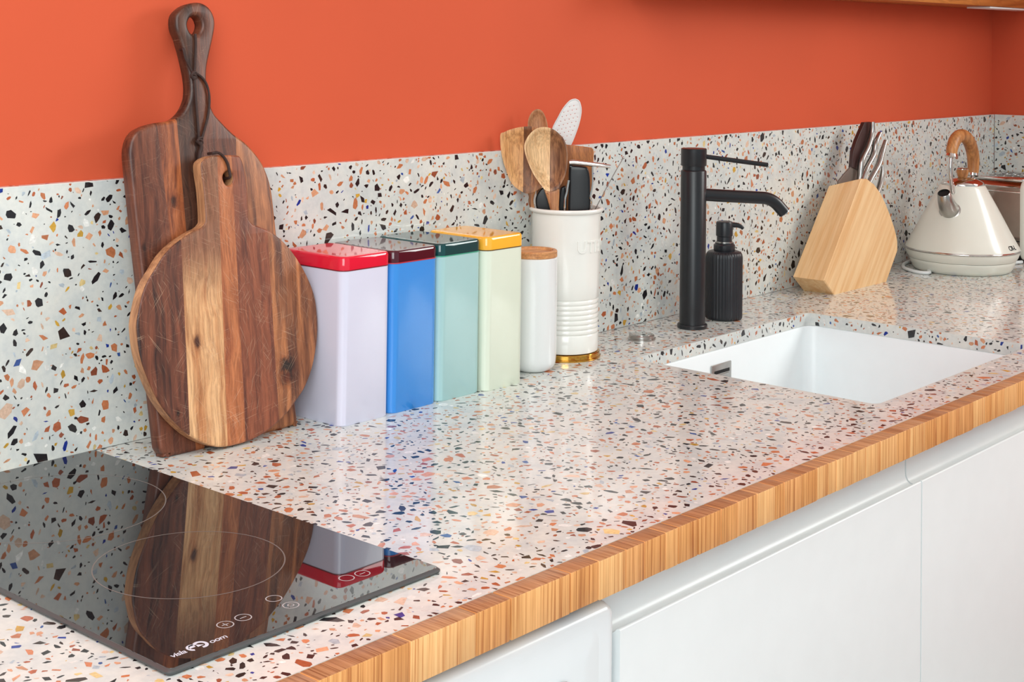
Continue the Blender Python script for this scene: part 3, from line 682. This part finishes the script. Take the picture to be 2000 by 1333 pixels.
def keep_in(pts):   # handles converge towards the middle of the crock below the rim
    return [(p[0] if p[1] > .212 else max(-.0425, min(.0425, p[0]*(1 if p[1] > .19 else (.7 if p[1] < .1 else .88)))), p[1]) for p in pts]
M_w1 = wood('olive_wood', (232, 178, 118), (196, 136, 82), .5, 'Y', 500, 200, 51, (), .4, 0, [(-.0615, (150, 100, 62), (104, 66, 42)), (-.0500, (200, 142, 90), (158, 102, 62))])
M_w2 = wood('two_tone_wood', (248, 210, 160), (230, 182, 130), .5, 'Y', 500, 200, 52, (), .4, 0, [(-.0245, (168, 120, 84), (96, 60, 42))])
M_w2h = wood('spoon_handle_wood', (206, 146, 96), (158, 98, 62), .5, 'Y', 500, 200, 53)
M_w3 = wood('pale_beech', (196, 142, 98), (172, 116, 78), .55, 'Y', 500, 200, 54)
M_w4 = wood('red_brown_wood', (190, 118, 58), (148, 84, 38), .5, 'Y', 500, 160, 55)
t = uthing('wooden_spatula', 'wide wooden spatula with a slanted flat top, leftmost in the crock', 'spatula', .012)
obj('head', dish(SPAT, .004, .0070, .90), M_w1, t, 50)
obj('handle', plate_mesh([keep_in(clampz(SPATH))], .007, .0028, -.001), M_w1, t, 50)
t = uthing('wooden_spoon', 'two-tone wooden spoon with a deep oval bowl, frontmost in the crock', 'spoon', .036)
obj('bowl', dish(SPOON, .004, .0150, .93), M_w2, t, 50)
obj('handle', plate_mesh([keep_in(clampz(SPOONH))], .009, .0036, -.0005), M_w2h, t, 50)
t = uthing('wooden_spoon', 'pale wooden spoon showing only its small rounded tip against the orange wall', 'spoon', -.02)
obj('bowl', dish(TIP, .003, .004, .9), M_w3, t, 50)
obj('handle', plate_mesh([keep_in(clampz(TIPH))], .006, .0025, -.001), M_w3, t, 50)
t = uthing('skimmer', 'white perforated skimmer with an oval blade rising highest behind the spoons', 'skimmer', -.03)
M_wp = plain('white_plastic', (222, 222, 220), .35)
holes = []
P0 = Vector((SKIM[10][0], SKIM[10][1])); ax = Vector((.0245, .072)).normalized(); ay = Vector((ax.y, -ax.x)); cc_ = Vector((sum(p[0] for p in SKIM)/len(SKIM), sum(p[1] for p in SKIM)/len(SKIM)))
for i in range(-5, 6):
    for jn in range(-2, 3):
        off = (i+(.5 if jn % 2 else 0))*.0068; q = cc_+ax*off+ay*(jn*.0052)
        if (off/.036)**2+((jn*.0052)/.0135)**2 > .8: continue
        holes.append([(q.x+.0006*math.cos(-2*PI*k/8), q.y+.0006*math.sin(-2*PI*k/8)) for k in range(8)])
me_ = plate_mesh([catmull([(p[0], p[1], 0) for p in SKIM], 4, True)]+holes, .0016, .0003, 0, False)
obj('blade', me_, M_wp, t, 40)
bm = bmesh.new(); pr = catmull([(p[0], p[1], .0004) for p in SKIM], 4, True); tube(bm, pr+[pr[0]], .0009, 8, False); obj('rolled_rim', bm, M_wp, t)
obj('handle', plate_mesh([keep_in(clampz(SKIMH))], .005, .002, -.001), M_wp, t, 50)
t = uthing('wooden_turner', 'square-ended reddish brown wooden turner behind the metal-topped tool', 'turner', -.012)
obj('blade', plate_mesh([keep_in(clampz(PADDLE))], .006, .0015, 0, True, 2), M_w4, t, 50)
t = uthing('peeler', 'black-handled tool with a polished steel crossbar on top', 'kitchen tool', .026)
obj('handle', plate_mesh([keep_in(clampz(BLK))], .010, .0035, 0), M_blackplastic, t, 50)
bm = bmesh.new(); tube(bm, catmull(lift(BAR, .003), 5), interp([.0034, .0036, .0030, .0026], 16), 12); obj('crossbar', bm, M_chrome, t)
bm = bmesh.new(); tube(bm, catmull(lift(clampz(WR), -.001), 6), .0012, 8); obj('frame_wire', bm, M_chrome, t)
bm = bmesh.new(); tube(bm, catmull(lift(clampz(WL), .004), 6), .0017, 8); obj('frame_wire', bm, M_chrome, t)
t = uthing('ladle', 'black plastic utensil with a rounded end between the two wooden spoons', 'utensil', .006)
obj('handle', plate_mesh([keep_in(clampz(BLK2))], .006, .0025, 0), M_blackplastic, t, 50)
t = uthing('black_handle', 'narrow black utensil handle just right of the frontmost wooden spoon', 'utensil', -.002)
obj('handle', plate_mesh([keep_in(clampz(BLK3))], .006, .0025, 0), M_blackplastic, t, 50)
t = uthing('metal_skewer', 'thin steel skewer leaning out to the right of the crock', 'skewer', .0)
bm = bmesh.new(); tube(bm, catmull(lift(clampz(WIRE), 0), 5), .0006, 8); obj('rod', bm, M_steel, t)
bm = bmesh.new(); bmesh.ops.create_uvsphere(bm, u_segments=12, v_segments=8, radius=.0019, matrix=Matrix.Translation((WIRE[0][0], WIRE[0][1], 0))); obj('ball_tip', bm, M_steel, t)

# ------------------------------------------------------------------ tap
fx, fy = FAU
dr = Vector((.775, -.632, 0)); 
fa = thing('kitchen_tap', 'tall matt black single-lever kitchen tap behind the sink', 'tap', (fx, fy, ZT))
bm = bmesh.new(); lathe(bm, [(.0228, 0), (.0234, .0006), (.0234, .0050), (.0225, .0062), (.0200, .0064)], 56); obj('base_ring', bm, M_black, fa)
bm = bmesh.new(); lathe(bm, [(.0200, .006), (.0200, .2425), (.0192, .2440), (.0176, .2450), (.0176, .2530)], 64); obj('column', bm, M_black, fa)
bm = bmesh.new(); lathe(bm, [(.0178, .2512), (.0196, .2514), (.0200, .2522), (.0200, .2772), (.0192, .2782), (.016, .2782)], 64); hd = obj('lever_head', bm, M_black, fa)
bm = bmesh.new(); tube(bm, [dr*.017+Vector((0, 0, .2655)), dr*.12+Vector((0, 0, .2520)), dr*.1205+Vector((0, 0, .2519))], [.0036, .0036, .0030], 16); obj('lever', bm, M_black, hd)
pth = [dr*.015+Vector((0, 0, .2062)), dr*.05+Vector((0, 0, .2040)), dr*.112+Vector((0, 0, .2005))]
for i in range(1, 9):
    a = math.radians(48*i/8); pth.append(dr*(.112+.036*math.sin(a))+Vector((0, 0, .2005-.036*(1-math.cos(a))-.03*.036*a)))
e = pth[-1]; tdir = (dr*math.cos(math.radians(48))-Vector((0, 0, math.sin(math.radians(48)))))
pth.append(e+tdir*.014)
bm = bmesh.new(); tube(bm, pth, .0098, 28); sp = obj('spout', bm, M_black, fa, 50)
bm = bmesh.new(); e2 = pth[-1]; tube(bm, [e2-tdir*.0005, e2+tdir*.0012, e2+tdir*.0013], [.0090, .0090, .0070], 24); obj('aerator', bm, M_chrome, sp)

# ------------------------------------------------------------------ soap dispenser
ds = thing('soap_dispenser', 'fluted black soap dispenser with pump, right behind the black tap', 'soap dispenser', (DISP[0]-.004, DISP[1]-.004, ZT+.0003))
def fluted(prof, nf=36, dep=.0011):
    rings = []
    for r, z, d in prof:
        ring_ = []
        for i in range(nf*6):
            a = 2*PI*i/(nf*6); q = r-dep*d*(.5-.5*math.cos(a*nf))
            ring_.append((q*math.cos(a), q*math.sin(a), z))
        rings.append(ring_)
    return rings
bm = bmesh.new(); loft(bm, fluted([(.0270, 0, .3), (.0292, .0015, 1), (.0296, .006, 1), (.0296, .0980, 1), (.0288, .1035, .8), (.0262, .1072, .4), (.0215, .1088, 0), (.0150, .1092, 0)])); obj('bottle', bm, M_blackdisp, ds, 60)
bm = bmesh.new(); lathe(bm, [(.0168, .1090), (.0172, .1098), (.0172, .1180), (.0150, .1200), (.0150, .1216)], 48); obj('collar', bm, M_blackdisp, ds)
bm = bmesh.new(); lathe(bm, [(.0134, .1214), (.0134, .1238)], 40); obj('pump_seal', bm, M_steel, ds)
bm = bmesh.new(); lathe(bm, [(.0112, .1236), (.0122, .1240), (.0122, .1315), (.0134, .1325), (.0136, .1340), (.0136, .1530), (.0126, .1552), (.0100, .1560)], 48); pm = obj('pump_head', bm, M_blackdisp, ds)
dn = Vector((.66, -.75, 0)); nz = catmull([dn*.008+Vector((0, 0, .1498)), dn*.020+Vector((0, 0, .1496)), dn*.027+Vector((0, 0, .1470)), dn*.0300+Vector((0, 0, .1440))], 5)
bm = bmesh.new(); tube(bm, nz, interp([.0046, .0040, .0032, .0026], len(nz)), 14); obj('nozzle', bm, M_blackdisp, pm)

# ------------------------------------------------------------------ knife block and knives
M_block = wood('pale_pine', (240, 194, 138), (222, 166, 108), .5, 'Y', 300, 60, 71, (), .5, 0, None, math.radians(-38))
def block_wood(seed, c1, c2):
    m, nt, bs = new_mat('pine'); 
    tc = N(nt, 'ShaderNodeTexCoord'); mp = N(nt, 'ShaderNodeMapping'); mp.inputs['Rotation'].default_value = (0, math.radians(-38.8), 0)
    nt.links.new(tc.outputs['Object'], mp.inputs['Vector'])
    m2 = N(nt, 'ShaderNodeMapping'); m2.inputs['Scale'].default_value = (1, 1, .05); m2.inputs['Location'].default_value = (seed, seed, seed); nt.links.new(mp.outputs[0], m2.inputs['Vector'])
    b = noise(nt, m2.outputs[0], 75, 3, .5, .3); f = noise(nt, m2.outputs[0], 500, 3, .6)
    col = ramp(nt, b, [(.35, c2), (.62, c1)]); col = mix(nt, .4, col, ramp(nt, f, [(.35, (.82, .78, .74, 1)), (.6, (1, 1, 1, 1))]), 'MULTIPLY')
    nt.links.new(col, bs.inputs['Base Color']); bs.inputs['Roughness'].default_value = .5; bump(nt, bs, f, .1, .0004); return m
bx, by = 1.446, -.092
kbk = thing('knife_block', 'pale pine knife block with a curved side, standing before the backsplash', 'knife block', (bx, by, ZT))
fr = [(0, 0), (-.037, .0290), (.099, .1985), (.122, .1965), (.150, .184), (.172, .168), (.192, .148), (.212, .124), (.228, .1010), (.238, .084), (.2435, .0700), (.2438, .0530), (.199, 0)]
bkk = [(p[0], p[1]*(.915 if p[1] > .09 else 1)) for p in fr]
bkk[2] = (.090, .1815)
def ins(pl, d):
    cx_ = sum(p[0] for p in pl)/len(pl); cz_ = sum(p[1] for p in pl)/len(pl)
    return [(p[0]+(cx_-p[0])*d, p[1]+((cz_-p[1])*d if p[1] > 0 else 0)) for p in pl]
bm = bmesh.new(); TK = .062
loft(bm, [[(p[0], y, p[1]) for p in pl] for pl, y in ((ins(fr, .012), 0), (fr, .0012), (bkk, TK-.0012), (ins(bkk, .012), TK))])
full = bm
# three glued boards make the block, split across its thickness
def cuty(bm, y0, y1):
    b = bm.copy()
    for y, s in ((y0, -1), (y1, 1)):
        if y is None: continue
        r = bmesh.ops.bisect_plane(b, geom=b.verts[:]+b.edges[:]+b.faces[:], plane_co=(0, y, 0), plane_no=(0, s, 0), clear_outer=True)
        bmesh.ops.holes_fill(b, edges=[e for e in r['geom_cut'] if isinstance(e, bmesh.types.BMEdge)], sides=0)
    return b
bmesh.ops.recalc_face_normals(full, faces=full.faces[:])
obj('block_board', cuty(full, None, .022), block_wood(1, (244, 206, 156), (230, 180, 124)), kbk, 30)
obj('block_board', cuty(full, .022, None), block_wood(5, (244, 206, 156), (230, 180, 124)), kbk, 30)
full.free()
def knife(pts, y, rad, label, tang=.004, squash=.7):
    k = thing('kitchen_knife', label, 'knife', (pts[-1][0], y, ZT+pts[-1][1]))
    o_ = Vector((pts[-1][0], 0, pts[-1][1]))
    P = catmull([Vector((p[0], 0, p[1]))-o_ for p in pts], 6)
    bm = bmesh.new(); tube(bm, P, [1.22*q for q in interp(rad, len(P))], 16, True, squash); obj('handle', bm, M_steel, k, 60)
    d = (P[-1]-P[-3]).normalized(); s = Vector((d.z, 0, -d.x))*.008
    bm = bmesh.new(); q = [P[-1]-s, P[-1]+s, P[-1]+s*.8+d*.09, P[-1]-s*.2+d*.11]
    loft(bm, [[(v.x, yy, v.z) for v in q] for yy in (-.0008, .0008)]); obj('blade', bm, M_steel, k)
    return k
knife(K1, -.056, [.0038, .0046, .0052, .0050, .0042, .0036], 'large steel-handled knife standing highest in the block', squash=.8)
knife(K2, -.064, [.0036, .0046, .0050, .0044, .0036, .0034], 'second steel-handled knife from the left in the block')
knife(K3, -.073, [.0034, .0048, .0054, .0050, .0042, .0036], 'third steel-handled knife from the left in the block')
knife(K4, -.080, [.0020, .0040, .0046, .0040], 'shortest steel-handled knife, at the right of the block')
cl = thing('cleaver', 'wide dark-handled blade with a grey heel at the left of the block', 'cleaver', (0, -.048, ZT), (PI/2, 0, 0))
obj('handle', plate_mesh([KS], .008, .001, 0, False), plain('dark_brown_resin', (58, 34, 32), .4), cl, 30)
obj('heel', plate_mesh([KG], .004, .0008, -.002, False), plain('dull_grey_steel', (120, 108, 100), .5, .4), cl, 30)

# ------------------------------------------------------------------ kettle
kx, ky = KET
ke = thing('kettle', 'cream pyramid kettle with a chrome spout and wooden arched handle', 'kettle', (kx, ky, ZT)); ke.scale = (.975, .975, .985)
bm = bmesh.new(); lathe(bm, [(.0900, 0), (.0945, .0012), (.0985, .0070), (.1025, .0165), (.1040, .0215), (.1035, .0230), (.0980, .0232)], 96); obj('power_base', bm, M_cream, ke, 50)
bm = bmesh.new(); lathe(bm, [(.1000, .0236), (.1050, .0238), (.1085, .0290), (.1112, .0360), (.1120, .0405)], 96, cap0=True); obj('body_foot', bm, M_cream, ke, 50)
bm = bmesh.new(); lathe(bm, [(.1110, .0404), (.1130, .0412), (.1136, .0428), (.1130, .0444), (.1110, .0450)], 96, cap0=False, cap1=False); obj('chrome_band', bm, M_chrome, ke, 60)
cone = [(.1120, .0448), (.1110, .0480), (.1030, .0620), (.0935, .0790), (.0820, .1010), (.0695, .1245), (.0570, .1470), (.0470, .1650), (.0440, .1695), (.0428, .1705)]
bm = bmesh.new(); lathe(bm, cone, 96); obj('body', bm, M_cream, ke, 50)
bm = bmesh.new(); lathe(bm, [(.0430, .1700), (.0432, .1725), (.0400, .1765), (.0300, .1815), (.0150, .1845), (.0080, .1850)], 72); ld = obj('lid', bm, M_chrome, ke, 60)
M_kw = wood('kettle_wood', (206, 144, 86), (158, 98, 50), .42, 'Z', 260, 70, 81)
bm = bmesh.new(); lathe(bm, [(.0080, .1848), (.0100, .1870), (.0114, .1930), (.0120, .1980), (.0116, .2010)], 36); kn = obj('lid_knob', bm, M_kw, ld)
bm = bmesh.new(); lathe(bm, [(.0118, .2010), (.0124, .2022), (.0106, .2036), (.0040, .2040)], 36); obj('knob_cap', bm, M_chrome, kn)
kd = Vector((-.999, -.05, 0)).normalized()
def kp(s, z): return kd*s+Vector((0, 0, z))
pw = catmull([kp(*q) for q in ((.0605, .234), (.0560, .247), (.0400, .2620), (.0150, .2690), (-.0150, .2650), (-.0420, .2480), (-.0570, .2240), (-.0590, .2030), (-.0560, .1860))], 6)
bm = bmesh.new(); tube(bm, pw, interp([.0110, .0116, .0124, .0130, .0128, .0128, .0126, .0118, .0108], len(pw)), 24); obj('handle', bm, M_kw, ke, 60)
pf = catmull([kp(*q) for q in ((.0605, .236), (.0640, .222), (.0650, .200), (.0600, .180), (.0500, .158))], 6)
bm = bmesh.new(); tube(bm, pf, interp([.0034, .0036, .0040, .0044, .0050], len(pf)), 14); fpst = obj('front_post', bm, M_chrome, ke, 60)
bm = bmesh.new(); tube(bm, [kp(.0620, .2285), kp(.0618, .2300), kp(.0606, .2350)], [.0112, .0128, .0116], 24); obj('ferrule', bm, M_chrome, fpst)
pb = catmull([kp(*q) for q in ((-.0560, .188), (-.0520, .180), (-.0450, .1745), (-.0390, .1715))], 6)
bm = bmesh.new(); tube(bm, pb, .0042, 14); rp = obj('rear_post', bm, M_chrome, ke, 60)
bm = bmesh.new(); tube(bm, [kp(-.0566, .1900), kp(-.0558, .1850), kp(-.0554, .1838)], [.0112, .0118, .0100], 24); obj('ferrule', bm, M_chrome, rp)
# spout: leaves the cone and rises outwards
def ringat(c, n, r, seg=40):
    n = n.normalized(); u = n.cross(Vector((0, 0, 1))).normalized(); v = n.cross(u)
    return [c+(u*math.cos(2*PI*i/seg)+v*math.sin(2*PI*i/seg))*r for i in range(seg)]
nb = kd*.87+Vector((0, 0, .49)); dm = kd*.45+Vector((0, 0, .89))
bm = bmesh.new()
loft(bm, [ringat(kp(.0630, .1215), nb, .0222), ringat(kp(.0665, .1235), nb, .0222), ringat(kp(.0680, .1245), nb, .0195)]); obj('spout_collar', bm, M_steel, ke, 40)
bm = bmesh.new()
o0, o1 = kp(.0640, .1230), kp(.0985, .1600); 
rgs = [ringat(o0, nb, .0190), ringat(kp(.0780, .1320), nb*.7+dm*.3, .0178), ringat(kp(.0900, .1455), nb*.4+dm*.6, .0152), ringat(o1, dm*.75+kd*.1, .0128), ringat(o1+dm*.001, dm*.75+kd*.1, .0118),
       ringat(kp(.0905, .1480), nb*.4+dm*.6, .0125), ringat(kp(.0780, .1380), nb, .012)]
loft(bm, rgs); so = obj('spout', bm, M_steel, ke, 50)
bm = bmesh.new(); cdk = o1-dm*.003; loft(bm, [ringat(cdk, dm*.75+kd*.1, .0117), ringat(cdk-dm*.0006, dm*.75+kd*.1, .0117)]); obj('spout_opening', bm, M_dark, so)
me = text_mesh('CR-L', .0130, .0002, .95, 0, .0002)
def cone_r(z):
    for (ra, za), (rb_, zb_) in zip(cone, cone[1:]):
        if za <= z <= zb_: return ra+(rb_-ra)*(z-za)/(zb_-za)
    return .1
a0 = math.radians(258.5)
for v in me.vertices:
    z = .0500+v.co.y*.9; r = cone_r(z)+.0005+v.co.z; a = a0+v.co.x/.108
    v.co = Vector((r*math.cos(a), r*math.sin(a), z))
link('printed_lettering', me, M_dark, ke, 30)
bm = bmesh.new()
tube(bm, catmull([(-.090, .03, .0035), (-.112, .018, .0035), (-.122, .028, .0035), (-.118, .048, .0035), (-.085, .086, .0035), (-.02, .112, .0035), (.06, .116, .0035), (.13, .11, .0035)], 8), .0034, 10)
obj('power_cord', bm, M_white, ke, 60)

# ------------------------------------------------------------------ toaster
ts = thing('toaster', 'polished steel toaster with cream end panel, half hidden behind the kettle', 'toaster', (2.042, -.202, ZT))
bm = bmesh.new(); ws = .19
loft(bm, [[(p[0], y, p[1]) for p in rrect(.004, ws-.004, .018, .168, .016, 0)] for y in (.012, .120)]); bd = obj('steel_body', bm, plain('polished_steel', (176, 165, 158), .12, 1, var=.06), ts, 40)
bm = bmesh.new(); box(bm, .002, ws-.002, .012, .121, .044, .0465, .0008); obj('lower_seam', bm, M_blackplastic, bd)
bm = bmesh.new(); box(bm, .0025, ws-.0025, .012, .121, .1435, .1465, .0008); obj('upper_rib', bm, M_chrome, bd)
bm = bmesh.new(); box(bm, .010, ws-.010, .012, .121, .166, .1725, .002); tp = obj('top_frame', bm, M_chrome, ts)
for sx_ in (.045, .105):
    bm = bmesh.new(); box(bm, sx_, sx_+.034, .024, .100, .1715, .1730, .0004); obj('bread_slot', bm, M_dark, tp)
    bm = bmesh.new()
    for q in range(4): box(bm, sx_, sx_+.034, .032+q*.018, .034+q*.018, .1722, .1742)
    box(bm, sx_+.002, sx_+.005, .024, .100, .1722, .1742); obj('slot_wire', bm, M_chrome, tp)
for yy, nm in ((0, 'front_panel'), (.118, 'rear_panel')):
    bm = bmesh.new(); loft(bm, [[(p[0], y, p[1]) for p in rrect(i, ws-i, .006+i, .170-i, .022, 0, 10)] for y, i in ((yy, .006), (yy+.003, .0018), (yy+.008, 0), (yy+.013, 0), (yy+.016, .001))])
    obj(nm, bm, M_cream, ts, 50)
bm = bmesh.new(); box(bm, .08, .11, -.014, .002, .115, .125, .002); obj('lever', bm, M_blackplastic, ts)
for fx_ in (.02, ws-.035):
    for fy_ in (.022, .098):
        bm = bmesh.new(); lathe(bm, [(.007, 0), (.008, .002), (.008, .018)], 20, (fx_+.008, fy_, 0)); obj('foot', bm, M_blackplastic, ts)
bm = bmesh.new(); tube(bm, catmull([(.0, .09, .004), (-.03, .08, .004), (-.045, .06, .004), (-.03, .03, .004), (.01, .015, .004)], 7), .0034, 10); obj('power_cord', bm, M_white, ts, 60)

GROUPS = {'tin': 'storage tins in a row', 'knife': 'steel-handled knives in the block', 'chopping board': 'wooden chopping boards leaning on the wall',
          'cabinet': 'white base cabinets under the worktop', 'backsplash': 'terrazzo backsplash slabs', 'spoon': 'wooden spoons in the crock'}
for o in C.objects:
    if o.get('category') in GROUPS: o['group'] = GROUPS[o['category']]
